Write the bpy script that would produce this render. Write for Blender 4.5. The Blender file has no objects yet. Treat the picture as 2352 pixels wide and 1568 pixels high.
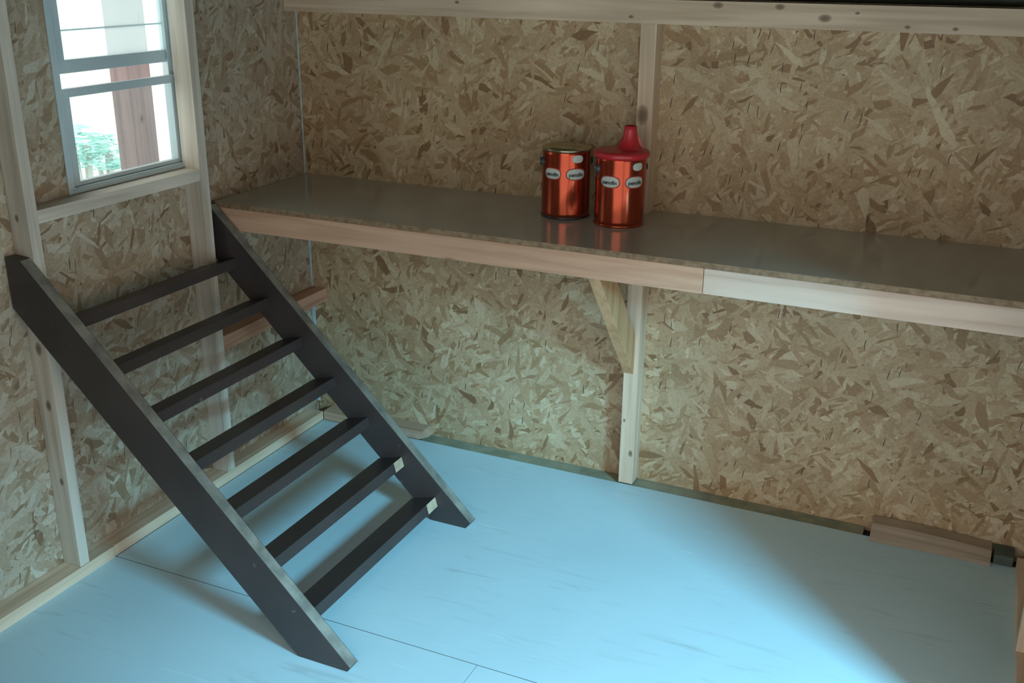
import bpy, bmesh, math, random
from mathutils import Vector, Matrix

random.seed(7)
sc = bpy.context.scene
col = sc.collection

# ---------------------------------------------------------------- camera
cam_d = bpy.data.cameras.new('camera')
cam = bpy.data.objects.new('camera', cam_d)
col.objects.link(cam)
cam_d.sensor_width = 36.0
cam_d.lens = 2405.3 / 2352 * 36.0
cam_d.clip_start = 0.02
_r = Vector((0.90996562, 0.41457785, 0.00936907))
_u = Vector((-0.15101031, 0.31024454, 0.93858628))
_f = Vector((-0.38621038, 0.85549607, -0.34491739))
cam.matrix_world = Matrix(((_r.x, _u.x, -_f.x, 2.3879), (_r.y, _u.y, -_f.y, -3.3319),
                           (_r.z, _u.z, -_f.z, 1.7917), (0, 0, 0, 1)))
sc.camera = cam

# ---------------------------------------------------------------- sky
world = bpy.data.worlds.new('overcast_sky')
sc.world = world
world.use_nodes = True
bg = world.node_tree.nodes['Background']
bg.inputs['Color'].default_value = (0.93, 0.95, 0.91, 1)
bg.inputs['Strength'].default_value = 1.88

# the bright patch of sky that shines in through the unglazed opening in the right wall
sky_l = bpy.data.lights.new('opening_daylight', 'AREA')
sky_l.shape = 'RECTANGLE'
sky_l.size = 0.65
sky_l.size_y = 0.6
sky_l.energy = 262.0
sky_l.color = (0.25, 0.73, 1.0)
sky_o = bpy.data.objects.new('opening_daylight', sky_l)
col.objects.link(sky_o)
sky_o.location = (4.4, -2.55, 2.05)
_d = Vector((1.1, -1.1, 0.0)) - Vector(sky_o.location)
sky_o.rotation_euler = _d.to_track_quat('-Z', 'Y').to_euler()

# ---------------------------------------------------------------- exposure
vs = sc.view_settings
vs.view_transform = 'Standard'
vs.look = 'None'
vs.gamma = 1
vs.use_curve_mapping = False
vs.exposure = 0.0

# ---------------------------------------------------------------- material helpers
def new_mat(name, rough=0.7):
    m = bpy.data.materials.new(name)
    m.use_nodes = True
    nt = m.node_tree
    b = nt.nodes['Principled BSDF']
    b.inputs['Roughness'].default_value = rough
    return m, nt, b

def N(nt, t, **kw):
    n = nt.nodes.new(t)
    for k, v in kw.items():
        if k in n.inputs.keys():
            n.inputs[k].default_value = v
        else:
            setattr(n, k, v)
    return n

def ramp(nt, stops, interp='LINEAR'):
    r = nt.nodes.new('ShaderNodeValToRGB')
    cr = r.color_ramp
    cr.interpolation = interp
    while len(cr.elements) < len(stops):
        cr.elements.new(0.5)
    for e, (p, c) in zip(cr.elements, stops):
        e.position = p
        e.color = (c[0], c[1], c[2], 1)
    return r

def mix(nt, fac, a, b, blend='MIX'):
    n = nt.nodes.new('ShaderNodeMix')
    n.data_type = 'RGBA'
    n.blend_type = blend
    for sock, v in ((0, fac), (6, a), (7, b)):
        if hasattr(v, 'is_linked') or isinstance(v, bpy.types.NodeSocket):
            nt.links.new(v, n.inputs[sock])
        elif sock == 0:
            n.inputs[0].default_value = v
        else:
            n.inputs[sock].default_value = (v[0], v[1], v[2], 1)
    return n.outputs[2]

def math_n(nt, op, a, b=0.0):
    n = nt.nodes.new('ShaderNodeMath')
    n.operation = op
    for i, v in enumerate((a, b)):
        if isinstance(v, bpy.types.NodeSocket):
            nt.links.new(v, n.inputs[i])
        else:
            n.inputs[i].default_value = v
    return n.outputs[0]

def osb(name, plane, hue=(1.0, 1.0, 1.0)):
    """strand board: layers of stretched, rotated cells; the strand with the highest random rank lies on top.
    plane 'xz' or 'yz' = the plane of the board"""
    m, nt, b = new_mat(name, 0.62)
    L = nt.links.new
    tc = N(nt, 'ShaderNodeTexCoord')
    sep = N(nt, 'ShaderNodeSeparateXYZ')
    L(tc.outputs['Object'], sep.inputs[0])
    com = N(nt, 'ShaderNodeCombineXYZ')
    L(sep.outputs['X' if plane == 'xz' else 'Y'], com.inputs[0])
    L(sep.outputs['Z'], com.inputs[1])
    # slight warp so that strand edges are not straight
    nz = N(nt, 'ShaderNodeTexNoise', Scale=9.0, Detail=2.0)
    L(com.outputs[0], nz.inputs['Vector'])
    warp = N(nt, 'ShaderNodeVectorMath', operation='SCALE')
    L(nz.outputs['Color'], warp.inputs[0])
    warp.inputs['Scale'].default_value = 0.035
    add = N(nt, 'ShaderNodeVectorMath', operation='ADD')
    L(com.outputs[0], add.inputs[0])
    L(warp.outputs[0], add.inputs[1])
    best_rank = None
    best_tone = None
    layers = [(12, 11, 46), (52, 13, 52), (98, 12, 42), (141, 15, 58), (-20, 13, 48), (76, 17, 72), (118, 9, 36), (30, 22, 100)]
    for k, (ang, sl, sw) in enumerate(layers):
        mp = N(nt, 'ShaderNodeMapping', vector_type='TEXTURE')
        mp.inputs['Location'].default_value = (1.37 * k, 0.61 * k, 0)
        mp.inputs['Rotation'].default_value = (0, 0, math.radians(ang))
        mp.inputs['Scale'].default_value = (1.0 / sl, 1.0 / sw, 1)
        L(add.outputs[0], mp.inputs['Vector'])
        v = N(nt, 'ShaderNodeTexVoronoi', voronoi_dimensions='2D', feature='F1')
        v.inputs['Scale'].default_value = 1.0
        v.inputs['Randomness'].default_value = 0.95
        L(mp.outputs[0], v.inputs['Vector'])
        sp = N(nt, 'ShaderNodeSeparateColor')
        L(v.outputs['Color'], sp.inputs[0])
        if best_rank is None:
            best_rank, best_tone = sp.outputs[0], sp.outputs[1]
        else:
            gt = math_n(nt, 'GREATER_THAN', sp.outputs[0], best_rank)
            mx = math_n(nt, 'MAXIMUM', sp.outputs[0], best_rank)
            mt = N(nt, 'ShaderNodeMix')
            L(gt, mt.inputs[0]); L(best_tone, mt.inputs[2]); L(sp.outputs[1], mt.inputs[3])
            best_rank, best_tone = mx, mt.outputs[0]
    tones = [(0.0, (0.25, 0.136, 0.062)), (0.06, (0.36, 0.216, 0.107)), (0.25, (0.46, 0.305, 0.170)),
             (0.60, (0.52, 0.370, 0.222)), (0.88, (0.58, 0.437, 0.278)), (1.0, (0.66, 0.53, 0.355))]
    rp = ramp(nt, [(p, tuple(c * h for c, h in zip(cc, hue))) for p, cc in tones])
    L(best_tone, rp.inputs[0])
    # fine grain along the board and sparse dark slits between strands
    gn = N(nt, 'ShaderNodeTexNoise', Scale=120.0, Detail=3.0)
    L(add.outputs[0], gn.inputs['Vector'])
    g = ramp(nt, [(0.3, (0.86, 0.84, 0.82)), (0.7, (1.08, 1.08, 1.08))])
    L(gn.outputs['Fac'], g.inputs[0])
    c1 = mix(nt, 1.0, rp.outputs[0], g.outputs[0], 'MULTIPLY')
    big = N(nt, 'ShaderNodeTexNoise', Scale=3.2, Detail=2.0)
    L(com.outputs[0], big.inputs['Vector'])
    bgp = ramp(nt, [(0.3, (0.88, 0.86, 0.83)), (0.7, (1.07, 1.07, 1.07))])
    L(big.outputs['Fac'], bgp.inputs[0])
    c2 = mix(nt, 1.0, c1, bgp.outputs[0], 'MULTIPLY')
    mps = N(nt, 'ShaderNodeMapping', vector_type='TEXTURE')
    mps.inputs['Rotation'].default_value = (0, 0, math.radians(82))
    mps.inputs['Scale'].default_value = (1 / 20.0, 1 / 230.0, 1)
    L(add.outputs[0], mps.inputs['Vector'])
    vs_ = N(nt, 'ShaderNodeTexVoronoi', voronoi_dimensions='2D', feature='F1')
    vs_.inputs['Scale'].default_value = 1.0
    L(mps.outputs[0], vs_.inputs['Vector'])
    sl_ = N(nt, 'ShaderNodeSeparateColor')
    L(vs_.outputs['Color'], sl_.inputs[0])
    slit = math_n(nt, 'GREATER_THAN', sl_.outputs[2], 0.992)
    near = math_n(nt, 'LESS_THAN', vs_.outputs['Distance'], 0.35)
    slit = math_n(nt, 'MULTIPLY', slit, near)
    c3 = mix(nt, slit, c2, (0.09, 0.05, 0.025))
    L(c3, b.inputs['Base Color'])
    bp = N(nt, 'ShaderNodeBump', Strength=0.35, Distance=0.0012)
    L(best_rank, bp.inputs['Height'])
    L(bp.outputs[0], b.inputs['Normal'])
    return m

def pine(name, axis, c_lo, c_hi, knots=True, rough=0.6, seed=0.0, spots=()):
    """sawn softwood, grain running along world axis 0/1/2"""
    m, nt, b = new_mat(name, rough)
    L = nt.links.new
    tc = N(nt, 'ShaderNodeTexCoord')
    oi = N(nt, 'ShaderNodeVectorMath', operation='ADD')
    L(tc.outputs['Object'], oi.inputs[0])
    oi.inputs[1].default_value = (seed, seed * 1.7, seed * 0.6)
    mp = N(nt, 'ShaderNodeMapping')
    s = [34.0, 34.0, 34.0]
    s[axis] = 1.6
    mp.inputs['Scale'].default_value = s
    L(oi.outputs[0], mp.inputs['Vector'])
    n1 = N(nt, 'ShaderNodeTexNoise', Scale=1.0, Detail=4.0, Distortion=0.6)
    L(mp.outputs[0], n1.inputs['Vector'])
    r1 = ramp(nt, [(0.32, c_lo), (0.55, c_hi), (0.75, tuple(min(1, x * 1.12) for x in c_hi))])
    L(n1.outputs['Fac'], r1.inputs[0])
    n2 = N(nt, 'ShaderNodeTexNoise', Scale=2.4, Detail=2.0)
    L(oi.outputs[0], n2.inputs['Vector'])
    r2 = ramp(nt, [(0.3, (0.84, 0.82, 0.80)), (0.7, (1.06, 1.05, 1.04))])
    L(n2.outputs['Fac'], r2.inputs[0])
    c = mix(nt, 1.0, r1.outputs[0], r2.outputs[0], 'MULTIPLY')
    if knots:
        mk = N(nt, 'ShaderNodeMapping')
        sk = [16.0, 16.0, 16.0]
        sk[axis] = 8.0
        mk.inputs['Scale'].default_value = sk
        L(oi.outputs[0], mk.inputs['Vector'])
        v = N(nt, 'ShaderNodeTexVoronoi', feature='F1')
        v.inputs['Scale'].default_value = 1.0
        L(mk.outputs[0], v.inputs['Vector'])
        sp = N(nt, 'ShaderNodeSeparateColor')
        L(v.outputs['Color'], sp.inputs[0])
        sel = math_n(nt, 'GREATER_THAN', sp.outputs[0], 0.86)
        kr = ramp(nt, [(0.08, (1, 1, 1)), (0.17, (0.35, 0.35, 0.35)), (0.26, (0, 0, 0))])
        L(v.outputs['Distance'], kr.inputs[0])
        f = math_n(nt, 'MULTIPLY', sel, kr.outputs[0])
        f = math_n(nt, 'MULTIPLY', f, 0.85)
        c = mix(nt, f, c, (c_lo[0] * 0.33, c_lo[1] * 0.26, c_lo[2] * 0.22))
    for sx, sy, sz, sr in spots:
        # single knots at their own places on the board (elongated along the grain)
        sub = N(nt, 'ShaderNodeVectorMath', operation='SUBTRACT')
        L(tc.outputs['Object'], sub.inputs[0])
        sub.inputs[1].default_value = (sx, sy, sz)
        scl = N(nt, 'ShaderNodeVectorMath', operation='MULTIPLY')
        L(sub.outputs[0], scl.inputs[0])
        q = [1.0 / sr, 0.3 / sr, 1.0 / sr]
        q[axis] *= 0.6
        scl.inputs[1].default_value = q
        ln_ = N(nt, 'ShaderNodeVectorMath', operation='LENGTH')
        L(scl.outputs[0], ln_.inputs[0])
        kr = ramp(nt, [(0.35, (0.9, 0.9, 0.9)), (0.75, (0.55, 0.55, 0.55)), (1.0, (0, 0, 0))])
        L(ln_.outputs['Value'], kr.inputs[0])
        c = mix(nt, kr.outputs[0], c, (c_lo[0] * 0.30, c_lo[1] * 0.24, c_lo[2] * 0.2))
    L(c, b.inputs['Base Color'])
    bp = N(nt, 'ShaderNodeBump', Strength=0.15, Distance=0.001)
    L(n1.outputs['Fac'], bp.inputs['Height'])
    L(bp.outputs[0], b.inputs['Normal'])
    return m

def noisy(name, c1, c2, scale=8.0, rough=0.6, metallic=0.0, detail=4.0, lo=0.35, hi=0.65, bump=0.0, coat=0.0):
    m, nt, b = new_mat(name, rough)
    L = nt.links.new
    tc = N(nt, 'ShaderNodeTexCoord')
    n1 = N(nt, 'ShaderNodeTexNoise', Scale=scale, Detail=detail)
    L(tc.outputs['Object'], n1.inputs['Vector'])
    r = ramp(nt, [(lo, c1), (hi, c2)])
    L(n1.outputs['Fac'], r.inputs[0])
    L(r.outputs[0], b.inputs['Base Color'])
    b.inputs['Metallic'].default_value = metallic
    b.inputs['Coat Weight'].default_value = coat
    if bump:
        bp = N(nt, 'ShaderNodeBump', Strength=bump, Distance=0.002)
        L(n1.outputs['Fac'], bp.inputs['Height'])
        L(bp.outputs[0], b.inputs['Normal'])
    return m

MAT = {}
MAT['osb_back'] = osb('osb_back', 'xz')
MAT['osb_cool_light'] = osb('osb_cool_light', 'yz', (0.87, 0.97, 1.18))  # board tinted towards blue to carry the cool light on the left wall
T0 = 0.07
PL, PH = (0.58, 0.40, 0.27), (0.74, 0.55, 0.40)
MAT['pine_x'] = pine('pine_x', 0, PL, PH)
MAT['pine_y'] = pine('pine_y', 1, PL, PH)
MAT['pine_z'] = pine('pine_z', 2, PL, PH)
MAT['pine_beam'] = pine('pine_beam', 0, PL, PH, knots=False, seed=0.7, spots=[
    (0.411, -T0, 1.657, 0.013), (0.702, -T0, 1.647, 0.006), (1.312, -T0, 1.619, 0.006), (1.584, -T0, 1.660, 0.011),
    (1.768, -T0, 1.660, 0.010), (1.900, -T0, 1.632, 0.013), (1.989, -T0, 1.649, 0.005), (2.129, -T0, 1.615, 0.006), (2.255, -T0, 1.614, 0.006)])
MAT['pine_stud'] = pine('pine_stud', 2, PL, PH, knots=False, seed=1.9, spots=[
    (1.365, -T0, 1.320, 0.022), (1.385, -T0, 0.124, 0.009), (1.356, -T0, 0.249, 0.005)])
MAT['pine_post_cool_light'] = pine('pine_post_cool_light', 2, (0.50, 0.41, 0.33), (0.66, 0.57, 0.48), knots=False, seed=2.9, spots=[
    (0.035, -1.3654, 0.740, 0.014), (0.030, -1.3654, 1.116, 0.008), (0.040, -1.3654, 0.567, 0.012), (0.045, -1.3654, 0.323, 0.009)])  # cool light on the left wall put into the wood colour
MAT['pine_cool_light_z'] = pine('pine_cool_light_z', 2, (0.50, 0.41, 0.33), (0.66, 0.57, 0.48), seed=4.4)  # pine copy with the cool light mixed into its colour
MAT['pine_cool_light_y'] = pine('pine_cool_light_y', 1, (0.52, 0.43, 0.35), (0.68, 0.59, 0.50), knots=False, seed=3.7)  # same cool light tint, grain along y for the sill
MAT['pine_brace'] = pine('pine_brace', 2, (0.52, 0.28, 0.13), (0.64, 0.37, 0.19), knots=False, seed=2.0)
MAT['pine_pink'] = pine('pine_pink', 0, (0.46, 0.28, 0.18), (0.60, 0.40, 0.28), seed=3.0)
MAT['pine_offcut'] = pine('pine_offcut', 0, (0.30, 0.22, 0.16), (0.44, 0.34, 0.26), seed=6.0)
MAT['pine_nog'] = pine('pine_nog', 1, (0.44, 0.20, 0.12), (0.60, 0.34, 0.23), seed=5.0, knots=False)
MAT['board_l'] = pine('board_l', 0, (0.48, 0.27, 0.17), (0.60, 0.37, 0.25), seed=1.2)
MAT['board_r'] = pine('board_r', 0, (0.52, 0.36, 0.27), (0.66, 0.49, 0.39), seed=8.4)
MAT['board_edge'] = noisy('board_edge', (0.17, 0.10, 0.055), (0.28, 0.18, 0.10), 60, 0.7)
MAT['treated'] = noisy('treated', (0.22, 0.22, 0.15), (0.33, 0.32, 0.23), 14, 0.8)
MAT['gap_shade'] = noisy('gap_shade', (0.05, 0.07, 0.06), (0.10, 0.12, 0.10), 14, 0.8)  # shade of the empty corner gap put into the colour
MAT['gap'] = noisy('gap', (0.02, 0.018, 0.015), (0.04, 0.035, 0.03), 20, 0.9)
MAT['pale_blue'] = noisy('pale_blue', (0.42, 0.55, 0.60), (0.60, 0.72, 0.76), 25, 0.5)
MAT['roof'] = noisy('roof', (0.06, 0.07, 0.05), (0.12, 0.12, 0.08), 5, 0.9)

def floor_paint():
    m, nt, b = new_mat('floor_paint', 0.42)
    L = nt.links.new
    tc = N(nt, 'ShaderNodeTexCoord')
    n1 = N(nt, 'ShaderNodeTexNoise', Scale=2.2, Detail=3.0)
    L(tc.outputs['Object'], n1.inputs['Vector'])
    r1 = ramp(nt, [(0.3, (0.49, 0.655, 0.715)), (0.7, (0.54, 0.705, 0.765))])  # part of the daylight's cyan is mixed into the paint colour
    L(n1.outputs['Fac'], r1.inputs[0])
    # wood grain telegraphing through the thin paint, boards run along x
    mp = N(nt, 'ShaderNodeMapping')
    mp.inputs['Scale'].default_value = (3.0, 26.0, 1.0)
    mp.inputs['Rotation'].default_value = (0, 0, math.radians(8))
    L(tc.outputs['Object'], mp.inputs['Vector'])
    n2 = N(nt, 'ShaderNodeTexNoise', Scale=1.4, Detail=5.0, Distortion=1.2)
    L(mp.outputs[0], n2.inputs['Vector'])
    r2 = ramp(nt, [(0.25, (0.84, 0.81, 0.79)), (0.42, (1, 1, 1))])
    L(n2.outputs['Fac'], r2.inputs[0])
    msk = N(nt, 'ShaderNodeTexNoise', Scale=1.3, Detail=1.0)
    L(tc.outputs['Object'], msk.inputs['Vector'])
    mr = ramp(nt, [(0.40, (0, 0, 0)), (0.58, (0.95, 0.95, 0.95))])
    L(msk.outputs['Fac'], mr.inputs[0])
    c = mix(nt, 1.0, r1.outputs[0], r2.outputs[0], 'MULTIPLY')
    c = mix(nt, mr.outputs[0], r1.outputs[0], c)
    # scuffs
    ms = N(nt, 'ShaderNodeMapping')
    ms.inputs['Rotation'].default_value = (0, 0, math.radians(38))
    ms.inputs['Scale'].default_value = (2.5, 30.0, 1.0)
    L(tc.outputs['Object'], ms.inputs['Vector'])
    n3 = N(nt, 'ShaderNodeTexNoise', Scale=1.0, Detail=2.0)
    L(ms.outputs[0], n3.inputs['Vector'])
    r3 = ramp(nt, [(0.69, (0, 0, 0)), (0.75, (0.35, 0.35, 0.35))])
    L(n3.outputs['Fac'], r3.inputs[0])
    c = mix(nt, r3.outputs[0], c, (0.70, 0.86, 0.90))
    L(c, b.inputs['Base Color'])
    rr = N(nt, 'ShaderNodeMapRange')
    rr.inputs['To Min'].default_value = 0.36
    rr.inputs['To Max'].default_value = 0.55
    L(n1.outputs['Fac'], rr.inputs[0])
    L(rr.outputs[0], b.inputs['Roughness'])
    return m
MAT['floor'] = floor_paint()

def laminate():
    m, nt, b = new_mat('laminate', 0.12)
    L = nt.links.new
    tc = N(nt, 'ShaderNodeTexCoord')
    n1 = N(nt, 'ShaderNodeTexNoise', Scale=3.0, Detail=3.0)
    L(tc.outputs['Object'], n1.inputs['Vector'])
    r1 = ramp(nt, [(0.3, (0.43, 0.39, 0.33)), (0.7, (0.50, 0.46, 0.40))])
    L(n1.outputs['Fac'], r1.inputs[0])
    L(r1.outputs[0], b.inputs['Base Color'])
    n2 = N(nt, 'ShaderNodeTexNoise', Scale=6.0, Detail=1.0)
    L(tc.outputs['Object'], n2.inputs['Vector'])
    bp = N(nt, 'ShaderNodeBump', Strength=0.08, Distance=0.004)
    L(n2.outputs['Fac'], bp.inputs['Height'])
    L(bp.outputs[0], b.inputs['Normal'])
    return m
MAT['laminate'] = laminate()

def ladder_paint():
    m, nt, b = new_mat('charcoal_paint', 0.38)
    L = nt.links.new
    tc = N(nt, 'ShaderNodeTexCoord')
    n1 = N(nt, 'ShaderNodeTexNoise', Scale=5.0, Detail=5.0)
    L(tc.outputs['Object'], n1.inputs['Vector'])
    r1 = ramp(nt, [(0.3, (0.040, 0.030, 0.029)), (0.7, (0.058, 0.044, 0.042))])
    L(n1.outputs['Fac'], r1.inputs[0])
    n2 = N(nt, 'ShaderNodeTexNoise', Scale=38.0, Detail=4.0)
    L(tc.outputs['Object'], n2.inputs['Vector'])
    r2 = ramp(nt, [(0.70, (0, 0, 0)), (0.78, (0.6, 0.6, 0.6))])
    L(n2.outputs['Fac'], r2.inputs[0])
    c = mix(nt, r2.outputs[0], r1.outputs[0], (0.16, 0.15, 0.14))
    L(c, b.inputs['Base Color'])
    bp = N(nt, 'ShaderNodeBump', Strength=0.2, Distance=0.001)
    L(n2.outputs['Fac'], bp.inputs['Height'])
    L(bp.outputs[0], b.inputs['Normal'])
    return m
MAT['charcoal'] = ladder_paint()
MAT['worn_edge'] = noisy('worn_edge', (0.15, 0.14, 0.12), (0.27, 0.25, 0.21), 16, 0.6, lo=0.38, hi=0.62)
MAT['bare_wood'] = noisy('bare_wood', (0.42, 0.30, 0.20), (0.55, 0.40, 0.27), 30, 0.7)
MAT['vinyl'] = noisy('vinyl', (0.52, 0.60, 0.62), (0.60, 0.68, 0.70), 5, 0.35)

def copper_tin():
    m, nt, b = new_mat('copper_tin', 0.2)
    L = nt.links.new
    tc = N(nt, 'ShaderNodeTexCoord')
    n1 = N(nt, 'ShaderNodeTexNoise', Scale=7.0, Detail=2.0)
    L(tc.outputs['Object'], n1.inputs['Vector'])
    r1 = ramp(nt, [(0.3, (0.40, 0.060, 0.030)), (0.7, (0.50, 0.09, 0.042))])
    L(n1.outputs['Fac'], r1.inputs[0])
    L(r1.outputs[0], b.inputs['Base Color'])
    b.inputs['Metallic'].default_value = 0.85
    n2 = N(nt, 'ShaderNodeTexNoise', Scale=14.0, Detail=1.0)
    L(tc.outputs['Object'], n2.inputs['Vector'])
    bp = N(nt, 'ShaderNodeBump', Strength=0.25, Distance=0.004)
    L(n2.outputs['Fac'], bp.inputs['Height'])
    L(bp.outputs[0], b.inputs['Normal'])
    return m
MAT['copper_tin'] = copper_tin()
MAT['tin_dark'] = noisy('tin_dark', (0.05, 0.045, 0.05), (0.10, 0.09, 0.09), 12, 0.35, metallic=0.7)
MAT['tin_lid'] = noisy('tin_lid', (0.42, 0.36, 0.24), (0.55, 0.48, 0.32), 12, 0.22, metallic=0.95)
MAT['wire'] = noisy('wire', (0.45, 0.46, 0.46), (0.6, 0.6, 0.6), 12, 0.3, metallic=0.95)
MAT['black_ear'] = noisy('black_ear', (0.03, 0.035, 0.04), (0.05, 0.055, 0.06), 12, 0.4)
MAT['red_plastic'] = noisy('red_plastic', (0.50, 0.022, 0.028), (0.58, 0.032, 0.038), 6, 0.33)
MAT['label_white'] = noisy('label_white', (0.50, 0.54, 0.50), (0.60, 0.63, 0.58), 10, 0.45)
MAT['label_red'] = noisy('label_red', (0.40, 0.05, 0.04), (0.46, 0.07, 0.05), 10, 0.4)
MAT['ink'] = noisy('ink', (0.025, 0.03, 0.03), (0.04, 0.045, 0.045), 10, 0.5)
MAT['faint_ink'] = noisy('faint_ink', (0.60, 0.30, 0.22), (0.68, 0.36, 0.27), 10, 0.5)

def glass(name, haze):
    m = bpy.data.materials.new(name)
    m.use_nodes = True
    nt = m.node_tree
    nt.nodes.clear()
    L = nt.links.new
    out = N(nt, 'ShaderNodeOutputMaterial')
    tr = N(nt, 'ShaderNodeBsdfTransparent')
    tr.inputs[0].default_value = (0.93, 0.98, 0.98, 1)
    gl = N(nt, 'ShaderNodeBsdfGlossy', Roughness=0.02)
    tl = N(nt, 'ShaderNodeBsdfTranslucent')
    tl.inputs[0].default_value = (0.84, 0.98, 1.0, 1)
    m1 = N(nt, 'ShaderNodeMixShader')
    m1.inputs[0].default_value = 0.05
    L(tr.outputs[0], m1.inputs[1]); L(gl.outputs[0], m1.inputs[2])
    m2 = N(nt, 'ShaderNodeMixShader')
    m2.inputs[0].default_value = haze
    L(m1.outputs[0], m2.inputs[1]); L(tl.outputs[0], m2.inputs[2])
    L(m2.outputs[0], out.inputs[0])
    return m
MAT['glass_clear'] = glass('glass_clear', 0.01)
MAT['glass_milky'] = glass('glass_milky', 0.30)  # upper pane: larger pale translucent share
MAT['gravel'] = noisy('gravel', (0.78, 0.80, 0.79), (0.90, 0.92, 0.91), 30, 0.9)
MAT['outdoor_post'] = pine('outdoor_post', 2, (0.22, 0.165, 0.165), (0.28, 0.21, 0.21), seed=4.0)
MAT['outdoor_leaf'] = noisy('outdoor_leaf', (0.56, 0.86, 0.80), (0.66, 0.90, 0.87), 9, 0.7)
MAT['outdoor_bark'] = noisy('outdoor_bark', (0.50, 0.52, 0.48), (0.62, 0.64, 0.60), 9, 0.9)

# ---------------------------------------------------------------- mesh helpers
def finish(bm, name, mat, parent=None, smooth=False, bevel=0.0):
    if bevel:
        bmesh.ops.bevel(bm, geom=list(bm.edges), offset=bevel, segments=2, affect='EDGES', profile=0.6)
    bmesh.ops.recalc_face_normals(bm, faces=list(bm.faces))
    me = bpy.data.meshes.new(name)
    bm.to_mesh(me)
    bm.free()
    mats = mat if isinstance(mat, (list, tuple)) else [mat]
    for mm in mats:
        me.materials.append(MAT[mm] if isinstance(mm, str) else mm)
    if smooth:
        for p in me.polygons:
            p.use_smooth = True
    o = bpy.data.objects.new(name, me)
    col.objects.link(o)
    if parent:
        o.parent = parent
    return o

def add_box(bm, x0, x1, y0, y1, z0, z1):
    vs = [bm.verts.new((x, y, z)) for x in (x0, x1) for y in (y0, y1) for z in (z0, z1)]
    for f in ((0, 1, 3, 2), (4, 6, 7, 5), (0, 4, 5, 1), (2, 3, 7, 6), (0, 2, 6, 4), (1, 5, 7, 3)):
        bm.faces.new([vs[i] for i in f])

def box(name, mat, x0, x1, y0, y1, z0, z1, parent=None, bevel=0.0015):
    bm = bmesh.new()
    add_box(bm, x0, x1, y0, y1, z0, z1)
    return finish(bm, name, mat, parent, bevel=bevel)

def prism(name, mat, pts, y0, y1, parent=None, bevel=0.002, edge_mat=None):
    """polygon in the xz plane (relative coordinates) extruded along y; edge_mat = {side index: material slot}"""
    bm = bmesh.new()
    a = [bm.verts.new((p[0], y0, p[1])) for p in pts]
    b = [bm.verts.new((p[0], y1, p[1])) for p in pts]
    bm.faces.new(a)
    bm.faces.new(b[::-1])
    n = len(pts)
    for i in range(n):
        j = (i + 1) % n
        f = bm.faces.new((a[i], b[i], b[j], a[j]))
        if edge_mat and i in edge_mat:
            f.material_index = edge_mat[i]
    return finish(bm, name, mat, parent, bevel=bevel)

def prism_yz(name, mat, pts, x0, x1, parent=None, bevel=0.002):
    bm = bmesh.new()
    a = [bm.verts.new((x0, p[0], p[1])) for p in pts]
    b = [bm.verts.new((x1, p[0], p[1])) for p in pts]
    bm.faces.new(a)
    bm.faces.new(b[::-1])
    n = len(pts)
    for i in range(n):
        j = (i + 1) % n
        bm.faces.new((a[i], b[i], b[j], a[j]))
    return finish(bm, name, mat, parent, bevel=bevel)

def lathe(name, mat, prof, parent=None, seg=64, smooth=True, wob=None):
    bm = bmesh.new()
    rings = []
    for r, z in prof:
        if r < 1e-6:
            rings.append([bm.verts.new((0, 0, z))])
        else:
            ring = []
            for i in range(seg):
                a = 2 * math.pi * i / seg
                rr = r + (wob(a, z) if wob else 0)
                ring.append(bm.verts.new((rr * math.cos(a), rr * math.sin(a), z)))
            rings.append(ring)
    for q0, q1 in zip(rings, rings[1:]):
        for i in range(seg):
            j = (i + 1) % seg
            if len(q0) == 1 and len(q1) == 1:
                break
            if len(q0) == 1:
                bm.faces.new((q0[0], q1[i], q1[j]))
            elif len(q1) == 1:
                bm.faces.new((q0[i], q1[0], q0[j]))
            else:
                bm.faces.new((q0[i], q1[i], q1[j], q0[j]))
    o = finish(bm, name, mat, parent, smooth=smooth)
    for e in o.data.edges:
        pass
    return o

def tube(name, mat, pts, rad, parent=None, seg=8):
    bm = bmesh.new()
    rings = []
    n = len(pts)
    for i, p in enumerate(pts):
        p = Vector(p)
        d = (Vector(pts[min(i + 1, n - 1)]) - Vector(pts[max(i - 1, 0)])).normalized()
        up = Vector((0, 0, 1)) if abs(d.z) < 0.9 else Vector((1, 0, 0))
        s = d.cross(up).normalized()
        t = s.cross(d).normalized()
        rings.append([bm.verts.new(p + rad * (math.cos(2 * math.pi * k / seg) * s + math.sin(2 * math.pi * k / seg) * t)) for k in range(seg)])
    for a, b in zip(rings, rings[1:]):
        for k in range(seg):
            j = (k + 1) % seg
            bm.faces.new((a[k], a[j], b[j], b[k]))
    bm.faces.new(rings[0][::-1])
    bm.faces.new(rings[-1])
    return finish(bm, name, mat, parent, smooth=True)

def empty(name, loc):
    o = bpy.data.objects.new(name, None)
    o.location = loc
    o.empty_display_size = 0.1
    col.objects.link(o)
    return o

def tag(o, label=None, cat=None, group=None, kind=None):
    if label: o['label'] = label
    if cat: o['category'] = cat
    if group: o['group'] = group
    if kind: o['kind'] = kind
    return o

# ---------------------------------------------------------------- the room shell
XR = 2.73          # right wall
YF = -2.45         # front wall with the open doorway; the photographer stands just outside
T = 0.07           # depth of the wall framing
RZ = 1.674         # wall height at the eaves
YM = (0 + YF) / 2
RIDGE = 2.40       # height at the front wall: single pitch roof

def roof_z(y):
    return RZ + (RIDGE - RZ) * y / YF

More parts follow.
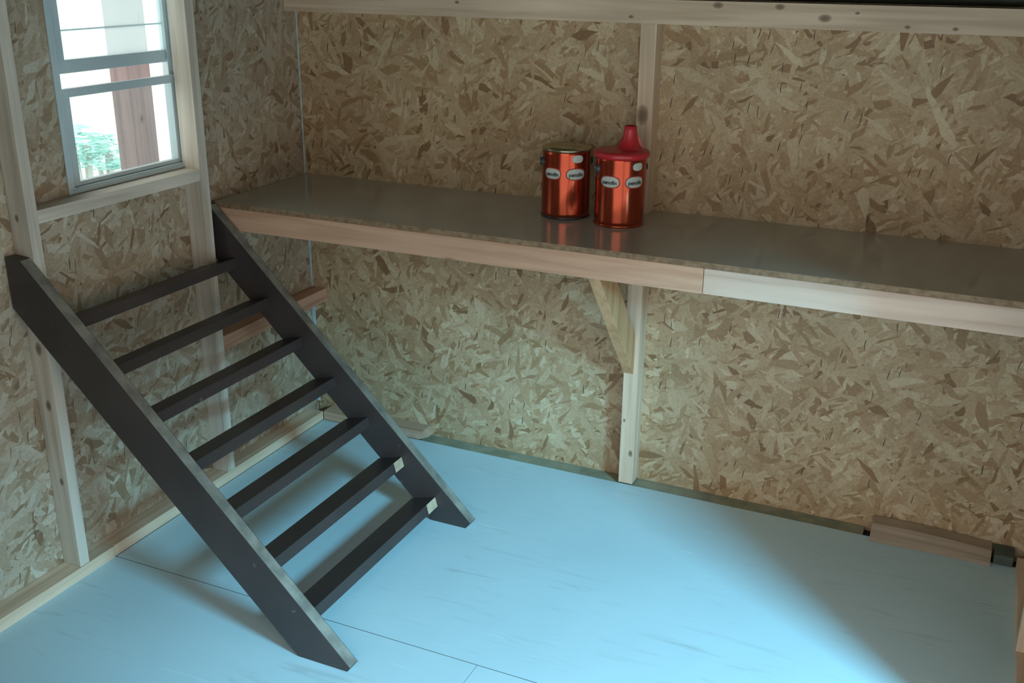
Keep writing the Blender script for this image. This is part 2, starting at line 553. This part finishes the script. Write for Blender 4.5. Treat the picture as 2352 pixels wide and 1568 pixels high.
# floor: three painted sheets with open joints on a dark subfloor
floor = box('floor', 'gap', -0.02, XR + 0.02, YF - 0.02, 0.02, -0.06, -0.022, bevel=0)
tag(floor, 'floor of pale painted sheets, tinted with the blue of the daylight', kind='structure')
SY = -1.2275
fp = [('floor_panel', 0.072, XR, SY + 0.001, -T - 0.002), ('floor_panel', 0.072, 1.3445, YF, SY - 0.001),
      ('floor_panel', 1.3455, XR, YF, SY - 0.001)]
for n, a, b_, c, d in fp:
    o = box(n, ['floor', 'gap'], a, b_, c, d, -0.0215, 0.0, floor, bevel=0)
    for p_ in o.data.polygons:
        if abs(p_.normal.z) < 0.5:
            p_.material_index = 1

# back wall: two strand board sheets meeting behind the middle stud
wall_back = box('wall_back', 'gap', -0.03, XR + 0.03, 0.013, 0.02, -0.06, RZ, bevel=0)
tag(wall_back, 'back wall of strand board on timber studs', kind='structure')
box('osb_panel', 'osb_back', 0.004, 1.363, 0.0, 0.012, -0.02, RZ, wall_back, bevel=0.0008)
box('osb_panel', 'osb_back', 1.366, XR, 0.0, 0.012, -0.02, RZ, wall_back, bevel=0.0008)
box('stud', 'pine_stud', 1.3449, 1.3970, -T, -0.0005, 0.003, 1.60, wall_back)
box('top_plate', 'pine_beam', 0.0, XR, -T - 0.001, -0.0005, 1.60, 1.672, wall_back)
box('rim_joist', 'treated', 0.52, 2.20, -T - 0.001, -0.0005, -0.02, -0.004, wall_back, bevel=0.001)
prism('sole_plate', 'pine_pink', [(0.071, 0.0), (0.517, 0.0), (0.560, 0.020), (0.530, 0.036), (0.071, 0.038)], -T, -0.0005, wall_back)

# left wall (gable end) with the window opening
wall_left = empty('wall_left', (0, YM, 0))
tag(wall_left, 'left wall of strand board with window', kind='structure')
def part(name, mat, x0, x1, y0, y1, z0, z1, parent, bevel=0.0015, **k):
    """box given in world coordinates under a parent Empty that stands at parent.location"""
    o = box(name, mat, x0, x1, y0, y1, z0, z1, None, bevel)
    o.parent = parent
    o.matrix_parent_inverse = Matrix.Translation(-Vector(parent.location))
    return o
WY0, WY1, WZ0, WZ1 = -1.149, -0.620, 1.135, 1.82
bm = bmesh.new()
add_box(bm, -0.012, 0.0, YF, WY0, -0.02, RZ)
add_box(bm, -0.012, 0.0, WY1, 0.0, -0.02, RZ)
add_box(bm, -0.012, 0.0, WY0, WY1, -0.02, WZ0)
pl = finish(bm, 'osb_panel', 'osb_cool_light'); pl.parent = wall_left
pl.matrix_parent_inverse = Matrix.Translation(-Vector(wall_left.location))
def gable(name, x0, x1, cut, parent):
    """upper strip of a side wall under the single-pitch roof, optionally notched for a window (y0, y1, top)"""
    bm = bmesh.new()
    def poly(ps):
        a = [bm.verts.new((x0, y, z)) for y, z in ps]
        b = [bm.verts.new((x1, y, z)) for y, z in ps]
        bm.faces.new(a); bm.faces.new(b[::-1])
        for i in range(len(ps)):
            j = (i + 1) % len(ps)
            bm.faces.new((a[i], b[i], b[j], a[j]))
    if cut:
        poly([(YF, RZ), (cut[0], RZ), (cut[0], roof_z(cut[0])), (YF, roof_z(YF))])
        poly([(cut[1], RZ), (0, RZ), (cut[1], roof_z(cut[1]))])
        poly([(cut[0], cut[2]), (cut[1], cut[2]), (cut[1], roof_z(cut[1])), (cut[0], roof_z(cut[0]))])
    else:
        poly([(YF, RZ), (0, RZ), (YF, roof_z(YF))])
    o = finish(bm, name, 'osb_cool_light')
    o.parent = parent
    o.matrix_parent_inverse = Matrix.Translation(-Vector(parent.location))
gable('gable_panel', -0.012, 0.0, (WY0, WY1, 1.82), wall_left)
part('stud', 'pine_post_cool_light', 0.0005, T, -1.3654, -1.3298, 0.0385, roof_z(-1.36) - 0.01, wall_left)
part('stud', 'pine_cool_light_z', 0.0005, T, -0.6720, -0.6330, 0.0385, roof_z(-0.65) - 0.01, wall_left)
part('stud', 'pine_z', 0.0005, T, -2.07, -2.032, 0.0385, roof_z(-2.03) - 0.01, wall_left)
part('window_sill', 'pine_cool_light_y', 0.0005, T - 0.001, -1.3294, -0.6724, 1.097, 1.134, wall_left)
part('nogging', 'pine_nog', 0.0005, T - 0.001, -0.6326, -0.0005, 0.492, 0.545, wall_left)
part('sole_plate', 'pine_y', 0.0005, T, SY - 0.001, -T - 0.001, 0.0, 0.038, wall_left)
part('sole_plate', 'pine_y', 0.0005, T + 0.002, YF, SY - 0.004, -0.004, 0.038, wall_left)

# right wall, front wall with the open doorway, roof
wall_right = empty('wall_right', (XR, YM, 0))
tag(wall_right, 'right wall of strand board with an unglazed opening', kind='structure')
OY0, OY1, OZ0, OZ1 = -2.36, -1.08, 0.20, 1.31
part('osb_panel', 'osb_cool_light', XR, XR + 0.012, YF, OY0, -0.02, RZ, wall_right, bevel=0)
part('osb_panel', 'osb_cool_light', XR, XR + 0.012, OY1, 0.0, -0.02, RZ, wall_right, bevel=0)
part('osb_panel', 'osb_cool_light', XR, XR + 0.012, OY0, OY1, -0.02, OZ0, wall_right, bevel=0)
part('osb_panel', 'osb_cool_light', XR, XR + 0.012, OY0, OY1, OZ1, RZ, wall_right, bevel=0)
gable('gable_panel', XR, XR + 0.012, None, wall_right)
for y in (-0.60, -1.078):
    part('stud', 'pine_z', XR - T, XR - 0.0005, y, y + 0.038, 0.0385, roof_z(y) - 0.012, wall_right)
part('sole_plate', 'pine_y', XR - T + 0.004, XR - 0.0005, YF, -T - 0.004, 0.0, 0.038, wall_right)

wall_front = empty('wall_front', (XR / 2, YF, 0))
tag(wall_front, 'front wall with the open double doorway', kind='structure')
DX0, DX1, DZ = 0.95, 2.58, 1.95
part('osb_panel', 'osb_back', 0.0, DX0, YF - 0.012, YF, -0.02, roof_z(YF), wall_front, bevel=0)
part('osb_panel', 'osb_back', DX1, XR, YF - 0.012, YF, -0.02, roof_z(YF), wall_front, bevel=0)
part('header_panel', 'osb_back', DX0, DX1, YF - 0.012, YF, DZ, roof_z(YF), wall_front, bevel=0)
part('door_jamb', 'pine_z', DX0 - 0.04, DX0, YF + 0.0005, YF + 0.07, 0.0, DZ, wall_front)
part('door_jamb', 'pine_z', DX1, DX1 + 0.04, YF + 0.0005, YF + 0.07, 0.0, DZ, wall_front)

ceiling = empty('ceiling', (XR / 2, YM, 2.1))
tag(ceiling, 'dark underside of the single pitch roof', kind='structure')
bm = bmesh.new()
vsx = []
for x in (-0.25, XR + 0.25):
    for y, dz in ((0.25, 0.004), (YF - 0.3, 0.004), (YF - 0.3, 0.024), (0.25, 0.024)):
        vsx.append(bm.verts.new((x, y, roof_z(y) + dz)))
for f in ((0, 1, 2, 3), (4, 7, 6, 5), (0, 4, 5, 1), (1, 5, 6, 2), (2, 6, 7, 3), (3, 7, 4, 0)):
    bm.faces.new([vsx[i] for i in f])
o = finish(bm, 'roof_panel', 'roof')
o.parent = ceiling
o.matrix_parent_inverse = Matrix.Translation(-Vector(ceiling.location))

# pale blue strip in the corner of the two walls
t1 = empty('trim_1', (0.0, 0.0, 0.0))
tag(t1, 'pale blue strip in the corner between the walls', kind='structure')
for z0, z1, w in ((0.05, 0.491, 0.011), (0.546, 0.9, 0.007), (1.001, 1.599, 0.005)):
    box('corner_strip', 'pale_blue', 0.0005, w, -w, -0.0005, z0, z1, t1, bevel=0.001)

# ---------------------------------------------------------------- window
win = empty('window_1', (0, -0.88, WZ0))
tag(win, 'grey-white sliding sash window in the left wall', kind='structure')
wf = bmesh.new()
def ring(bm, x0, x1, y0, y1, z0, z1, wl, wr, wb, wt):
    add_box(bm, x0, x1, y0, y0 + wl, z0, z1)
    add_box(bm, x0, x1, y1 - wr, y1, z0, z1)
    add_box(bm, x0, x1, y0 + wl, y1 - wr, z0, z0 + wb)
    add_box(bm, x0, x1, y0 + wl, y1 - wr, z1 - wt, z1)
def wpart(name, mat, bm, parent=None, bevel=0.001):
    o = finish(bm, name, mat, bevel=bevel)
    p = parent or win
    o.parent = p
    o.matrix_parent_inverse = Matrix.Translation(-Vector(win.location)) if p is win else Matrix.Identity(4)
    return o
ring(wf, -0.075, 0.001, WY0 + 0.001, WY1 - 0.001, WZ0 + 0.001, WZ1 - 0.001, 0.022, 0.016, 0.014, 0.03)
wpart('window_frame', 'vinyl', wf)
fl = bmesh.new()
ring(fl, 0.0012, 0.006, WY0 - 0.004, WY1, WZ0 + 0.0006, WZ1, 0.013, 0.012, 0.010, 0.02)
wpart('flange', 'vinyl', fl)
ls = bmesh.new()
ring(ls, -0.034, -0.014, WY0 + 0.024, WY1 - 0.018, WZ0 + 0.016, 1.4275, 0.036, 0.034, 0.012, 0.024)
lso = wpart('lower_sash', 'vinyl', ls)
us = bmesh.new()
ring(us, -0.062, -0.042, WY0 + 0.024, WY1 - 0.018, 1.466, WZ1 - 0.032, 0.062, 0.010, 0.037, 0.03)
uso = wpart('upper_sash', 'vinyl', us)
def pane(name, mat, x, y0, y1, z0, z1, parent):
    bm = bmesh.new()
    add_box(bm, x - 0.0015, x + 0.0015, y0, y1, z0, z1)
    return wpart(name, mat, bm, parent, bevel=0)
pane('pane', 'glass_clear', -0.024, WY0 + 0.058, WY1 - 0.050, 1.160, 1.406, lso)
pane('pane', 'glass_milky', -0.052, WY0 + 0.084, WY1 - 0.026, 1.500, 1.785, uso)
mb = bmesh.new()
add_box(mb, -0.057, -0.054, WY0 + 0.084, WY1 - 0.026, 1.581, 1.585)
wpart('glazing_bar', 'vinyl', mb, uso, bevel=0)
# slim guide rails on the far jamb
for k, x in enumerate((-0.012, -0.038)):
    g = bmesh.new()
    add_box(g, x, x + 0.003, WY1 - 0.034, WY1 - 0.018, WZ0 + 0.016, WZ1 - 0.032)
    wpart('guide_rail', 'vinyl', g, bevel=0)

# ---------------------------------------------------------------- workbench along the back wall
bench = empty('workbench', (1.36, -0.28, 0.0))
tag(bench, 'long glossy grey-brown workbench with pine front board along back wall', 'workbench')
BD = 0.555
def bpart(o, p=bench):
    o.parent = p
    o.matrix_parent_inverse = Matrix.Translation(-Vector(p.location))
    return o
ct = bpart(box('countertop', 'laminate', 0.0125, XR - 0.003, -BD - 0.002, -0.0015, 0.9965, 1.0, bevel=0))
ct.data.materials.append(MAT['board_edge'])
for p_ in ct.data.polygons:
    if abs(p_.normal.z) < 0.5:
        p_.material_index = 1
ce = bpart(box('countertop_core', 'board_edge', 0.0125, XR - 0.003, -BD, -0.0015, 0.983, 0.9963, bevel=0.0006))
f1 = bpart(box('front_board', 'board_l', 0.0145, 1.7175, -BD, -BD + 0.038, 0.9075, 0.9828, bevel=0.003))
f2 = bpart(box('front_board', 'board_r', 1.7185, XR - 0.003, -BD - 0.001, -BD + 0.038, 0.9085, 0.9828, bevel=0.003))
f1['label'] = 'warm brown left length of the front board'
f2['label'] = 'paler right length of the front board'
# brace from the stud up to the underside of the front board
bl = bpart(prism_yz('diagonal_brace', 'pine_brace',
                    [(-T - 0.001, 0.43), (-T - 0.001, 0.575), (-0.395, 0.9455), (-0.515, 0.9455), (-0.515, 0.9385)], 1.343, 1.381))

# ---------------------------------------------------------------- ladder leaning on the left wall
LX, LY = 0.95, -1.0
lad = empty('ladder', (LX, LY, 0))
tag(lad, 'dark charcoal wooden step ladder leaning against left wall below the window', 'ladder')
def rel(pts):
    return [(p[0] - LX, p[1]) for p in pts]
near_pts = rel([(0.888, 0.001), (1.045, 0.001), (1.055, 0.014), (0.056, 1.010), (0.004, 1.014), (0.004, 0.868)])
far_pts = rel([(0.862, 0.001), (0.992, 0.001), (1.010, 0.022), (0.030, 0.998), (0.004, 0.998), (0.004, 0.852)])
o = prism('stringer', ['charcoal', 'worn_edge'], near_pts, -1.402 - LY, -1.364 - LY, lad, edge_mat={1: 1, 2: 1})
o = prism('stringer', ['charcoal', 'worn_edge'], far_pts, -0.602 - LY, -0.564 - LY, lad, edge_mat={1: 1, 2: 1})
for k in range(7):
    bx, bz = 0.790 - 0.1253 * k, 0.068 + 0.1226 * k
    tilt = math.radians(15)
    dx, dz = math.cos(tilt), math.sin(tilt)
    ln, th = 0.092, 0.034
    c = [(bx, bz), (bx + ln * dx, bz + ln * dz), (bx + ln * dx + th * dz, bz + ln * dz - th * dx), (bx + th * dz, bz - th * dx)]
    c = rel(c)
    y0, y1 = -1.3635 - LY, -0.6025 - LY
    if k in (0, 1):
        bm = bmesh.new()
        ys = (y0, y1 - (0.052 if k else 0.060), y1)
        rings = [[bm.verts.new((p[0], y, p[1])) for p in c] for y in ys]
        bm.faces.new(rings[0]); bm.faces.new(rings[-1][::-1])
        for s, (a, b_) in enumerate(zip(rings, rings[1:])):
            for i in range(4):
                j = (i + 1) % 4
                f = bm.faces.new((a[i], b_[i], b_[j], a[j]))
                if s == 1 and i == 1:
                    f.material_index = 1
        t = finish(bm, 'tread', ['charcoal', 'bare_wood'], lad)
        t['label'] = 'tread with a bare unpainted patch at its far end'
    else:
        t = prism('tread', 'charcoal', c, y0, y1, lad, bevel=0.0025)

# ---------------------------------------------------------------- paint cans
TAU = 2 * math.pi
CR, CH = 0.078, 0.222
text_cache = {}
def bend_text(s, size, az, zc, r, name, mat, parent):
    cu = bpy.data.curves.new('lettering', 'FONT')
    cu.body = s
    cu.size = size
    cu.align_x = 'CENTER'
    cu.align_y = 'CENTER'
    cu.offset = 0.0006
    cu.resolution_u = 3
    tmp = bpy.data.objects.new('lettering_source', cu)
    col.objects.link(tmp)
    bpy.context.view_layer.update()
    me = bpy.data.meshes.new_from_object(tmp.evaluated_get(bpy.context.evaluated_depsgraph_get()))
    col.objects.unlink(tmp)
    bpy.data.objects.remove(tmp)
    for v in me.vertices:
        a = az + v.co.x / r
        v.co = Vector((r * math.cos(a), r * math.sin(a), zc + v.co.y))
    me.materials.clear()
    me.materials.append(MAT[mat])
    o = bpy.data.objects.new(name, me)
    col.objects.link(o)
    o.parent = parent
    return o

def oval(name, az, zc, hw, hh, r, mat, parent, thick=0.0006):
    """thin oval sticker bent round the can, centred at azimuth az"""
    bm = bmesh.new()
    n, m = 40, 8
    def P(u, v, rr):
        a = az + u / CR
        return bm.verts.new((rr * math.cos(a), rr * math.sin(a), zc + v))
    c = P(0, 0, r)
    prev = None
    for k in range(1, m + 1):
        ring_ = []
        for i in range(n):
            t = TAU * i / n
            e = 2.0 / 2.6
            cu, su = math.cos(t), math.sin(t)
            u = hw * math.copysign(abs(cu) ** e, cu) * k / m
            v = hh * math.copysign(abs(su) ** e, su) * k / m
            ring_.append(P(u, v, r))
        for i in range(n):
            j = (i + 1) % n
            if prev is None:
                bm.faces.new((c, ring_[i], ring_[j]))
            else:
                bm.faces.new((prev[i], ring_[i], ring_[j], prev[j]))
        prev = ring_
    rim = []
    for v_ in prev:
        d = Vector((v_.co.x, v_.co.y, 0)).normalized() * thick
        rim.append(bm.verts.new(v_.co - d))
    for i in range(n):
        j = (i + 1) % n
        bm.faces.new((prev[i], rim[i], rim[j], prev[j]))
    return finish(bm, name, mat, parent, smooth=True)

def make_can(loc, view_az, label, lid, ovals, smalls, ear_az):
    c = empty('paint_can', loc)
    tag(c, label, 'paint can', 'red paint cans on the workbench')
    def wob(a, z):
        if lid != 'tin':
            return 0.0
        # shallow dent low on the side that faces the room
        da = math.atan2(math.sin(a - view_az - 0.35), math.cos(a - view_az - 0.35))
        return -0.0035 * math.exp(-(da / 0.22) ** 2) * math.exp(-((z - 0.05) / 0.035) ** 2)
    zs = [0.006 + (CH - 0.016) * i / 20 for i in range(21)]
    prof = [(0, 0.004), (CR - 0.004, 0.004)] + [(CR, z) for z in zs] + [(CR - 0.002, CH - 0.006), (0.0, CH - 0.006)]
    body = lathe('body', 'copper_tin', prof, c, wob=wob)
    # rolled seams
    lathe('bottom_rim', 'tin_dark' if lid == 'tin' else 'copper_tin', [(CR - 0.006, 0.0), (CR + 0.0005, 0.0), (CR + 0.002, 0.003), (CR + 0.0005, 0.007), (CR - 0.002, 0.008)], c)
    if lid == 'tin':
        lathe('top_rim', 'tin_lid', [(CR - 0.002, CH - 0.010), (CR + 0.002, CH - 0.006), (CR + 0.002, CH - 0.001), (CR - 0.002, CH + 0.001),
                                     (CR - 0.012, CH - 0.002), (CR - 0.014, CH - 0.006)], c)
        lathe('lid', 'tin_lid', [(CR - 0.012, CH - 0.003), (CR - 0.015, CH + 0.003), (CR - 0.019, CH + 0.003), (CR - 0.022, CH - 0.002),
                                 (0.03, CH - 0.003), (0, CH - 0.003)], c)
    else:
        lathe('top_rim', 'tin_dark', [(CR - 0.002, CH - 0.012), (CR + 0.002, CH - 0.008), (CR + 0.002, CH - 0.003), (CR - 0.002, CH)], c)
        pl_ = lathe('pouring_lid', 'red_plastic', [(CR - 0.001, CH - 0.012), (CR + 0.004, CH - 0.012), (CR + 0.010, CH - 0.006), (CR + 0.0105, CH + 0.004),
                                                   (CR + 0.006, CH + 0.009), (CR - 0.010, CH + 0.011), (CR - 0.02, CH + 0.014), (0, CH + 0.018)], c)
        pl_['label'] = 'red plastic snap-on pouring lid'
        # tapering spout that rises off-centre
        bm = bmesh.new()
        prof_s = [(0.050, 0.010), (0.040, 0.018), (0.032, 0.027), (0.026, 0.040), (0.0225, 0.055), (0.020, 0.070), (0.0195, 0.083), (0.016, 0.084), (0.016, 0.060)]
        rings = []
        sd = Vector((math.cos(view_az + math.pi / 2), math.sin(view_az + math.pi / 2), 0))
        for i, (r, z) in enumerate(prof_s):
            off = 0.018 + 0.006 * min(1, z / 0.05)
            rings.append([bm.verts.new((sd.x * off + r * math.cos(TAU * k / 32), sd.y * off + r * math.sin(TAU * k / 32), CH + z)) for k in range(32)])
        for a, b_ in zip(rings, rings[1:]):
            for k in range(32):
                j = (k + 1) % 32
                bm.faces.new((a[k], a[j], b_[j], b_[k]))
        sp = finish(bm, 'spout', 'red_plastic', pl_, smooth=True)
        # thin stiffening fins on the flange beside the spout
        for s_ in (-1, 1):
            bm = bmesh.new()
            n_ = Vector((math.cos(view_az), math.sin(view_az), 0)) * 0.0015
            base = sd * 0.030
            pr = [base + sd * s_ * 0.018 + Vector((0, 0, CH + 0.06)), base + sd * s_ * 0.018 + Vector((0, 0, CH + 0.008)), base + sd * s_ * (0.040 if s_ > 0 else 0.055) + Vector((0, 0, CH + 0.009))]
            a = [bm.verts.new(p - n_) for p in pr]
            b_ = [bm.verts.new(p + n_) for p in pr]
            bm.faces.new(a); bm.faces.new(b_[::-1])
            for i in range(3):
                j = (i + 1) % 3
                bm.faces.new((a[i], b_[i], b_[j], a[j]))
            finish(bm, 'fin', 'red_plastic', pl_)
    # side ears and hanging wire bail
    for s_ in (0, math.pi):
        az = ear_az + s_
        bm = bmesh.new()
        ex = Vector((math.cos(az), math.sin(az), 0))
        mt = Matrix.Translation(ex * (CR + 0.003) + Vector((0, 0, CH - 0.045))) @ ex.to_track_quat('Z', 'Y').to_matrix().to_4x4()
        bmesh.ops.create_cone(bm, cap_ends=True, segments=20, radius1=0.0165, radius2=0.011, depth=0.010, matrix=mt)
        e = finish(bm, 'ear', 'black_ear', c, smooth=False)
    # the bail lies up over the lid edge at the back
    ex = Vector((math.cos(ear_az), math.sin(ear_az), 0))
    ey = Vector((-ex.y, ex.x, 0))
    pts = []
    R_ = CR + 0.008
    for i in range(25):
        t = math.pi * i / 24
        tilt_ = 1.15
        p = ex * (R_ * math.cos(t)) + ey * (-R_ * math.sin(t) * math.sin(tilt_)) + Vector((0, 0, CH - 0.045 + R_ * math.sin(t) * math.cos(tilt_) * 1.25))
        pts.append(p)
    tube('bail', 'wire', pts, 0.0013, c)
    for da, zc, hw, hh in ovals:
        az = view_az + da
        r0 = oval('logo', az, zc, hw + 0.003, hh + 0.003, CR + 0.0004, 'label_red', c)
        oval('logo_field', az, zc, hw, hh, CR + 0.0008, 'label_white', r0)
        bend_text('penofin', 0.0165, az, zc - 0.002, CR + 0.0012, 'lettering', 'ink', r0)
    for da, zc, hw, hh in smalls:
        oval('small_badge', view_az + da, zc, hw, hh, CR + 0.0007, 'label_white', c)
    return c

def view_az(x, y):
    return math.atan2(-3.3319 - y, 2.3879 - x)
c1 = (1.158, -0.195, 1.0005)
c2 = (1.352, -0.222, 1.0005)
va1, va2 = view_az(*c1[:2]), view_az(*c2[:2])
# azimuth grows to the right as the camera sees the can
make_can(c1, va1, 'copper red paint can with flat tin lid, left of the spouted can', 'tin',
         [(-0.62, 0.146, 0.029, 0.0165), (0.42, 0.146, 0.031, 0.0165)], [(0.48, 0.194, 0.019, 0.012)], va1 - 1.32)
make_can(c2, va2, 'copper red paint can with red plastic pouring spout lid, beside the stud', 'spout',
         [(-0.45, 0.143, 0.031, 0.0165), (0.62, 0.143, 0.031, 0.0165)], [(0.73, 0.190, 0.019, 0.012)], va2 - 1.18)

# ---------------------------------------------------------------- offcuts lying along the foot of the back wall
oc = empty('wood_offcut', (2.41, -0.05, -0.003))
tag(oc, 'rough wooden offcut lying against foot of back wall at right', 'wood offcut')
bm = bmesh.new()
n = 14
for i in range(n):
    pass
top = []; bot = []
sec = []
for i in range(n + 1):
    u = i / n
    x = -0.185 + 0.365 * u
    h = 0.050 + 0.006 * math.sin(3 * u) - 0.012 * u
    d = 0.064 + 0.012 * u
    sec.append([bm.verts.new((x, -0.022 - d * 0.5 + 0.010 * math.sin(2.2 * u), 0.0035)), bm.verts.new((x, -0.022 - d * 0.5 + 0.012 * math.sin(2.2 * u), 0.020 - 0.004 * u)),
                bm.verts.new((x, -0.012, h)), bm.verts.new((x, 0.045, h)), bm.verts.new((x, 0.045, 0.0035))])
for a, b_ in zip(sec, sec[1:]):
    for i in range(5):
        j = (i + 1) % 5
        bm.faces.new((a[i], b_[i], b_[j], a[j]))
bm.faces.new(sec[0]); bm.faces.new(sec[-1][::-1])
finish(bm, 'board', 'pine_offcut', oc)
bk = box('gap_block', 'gap_shade', 2.598, 2.655, -0.078, -0.004, 0.0005, 0.034, bevel=0.002)  # dark block stands in for the shadowed gap without a plate
tag(bk, 'small dark green block for the shadowed gap in right rear floor corner', 'wood block')

# ---------------------------------------------------------------- outdoors
gr = box('ground', 'gravel', -30, 30, -30, 30, -0.32, -0.30, bevel=0)
tag(gr, 'pale ground outside', kind='structure')
# deck just outside the doorway
post = box('porch_post', 'outdoor_post', -1.565, -1.445, 0.625, 0.775, -0.30, 2.6, bevel=0.006)
tag(post, 'thick brown wooden post standing outside behind the window', 'post')

def bush(loc, rad, seed, label, hgt):
    rnd = random.Random(seed)
    t = empty('bush', loc)
    tag(t, label, 'bush')
    bm = bmesh.new()
    for i in range(170):
        d = Vector((rnd.gauss(0, 1), rnd.gauss(0, 1), rnd.gauss(0, 1))).normalized() * rad * rnd.uniform(0.55, 1.0)
        p = Vector((d.x, d.y, hgt + d.z * 0.8))
        q = Matrix.Rotation(rnd.uniform(0, TAU), 3, 'Z') @ Matrix.Rotation(rnd.uniform(-1, 1), 3, 'X')
        s = rnd.uniform(0.04, 0.08)
        vv = [bm.verts.new(p + q @ Vector(w)) for w in ((-s, 0, 0), (0, -s * 0.4, s * 0.1), (s, 0, 0), (0, s * 0.4, s * 0.1))]
        bm.faces.new(vv)
    tag(finish(bm, 'foliage', 'outdoor_leaf', t), kind='stuff')
    for k in range(3):
        a = k * 2.1
        tube('stem', 'outdoor_bark', [(0, 0, 0), (0.05 * math.cos(a), 0.05 * math.sin(a), hgt * 0.6), (0.3 * rad * math.cos(a), 0.3 * rad * math.sin(a), hgt)], 0.02, t)
bush((-4.3, 2.98, -0.30), 0.22, 3, 'sparse green bush outside seen through lower left pane', 0.62)
bush((-4.6, 3.5, -0.30), 0.22, 5, 'small green bush outside beside foot of the brown post', 0.45)
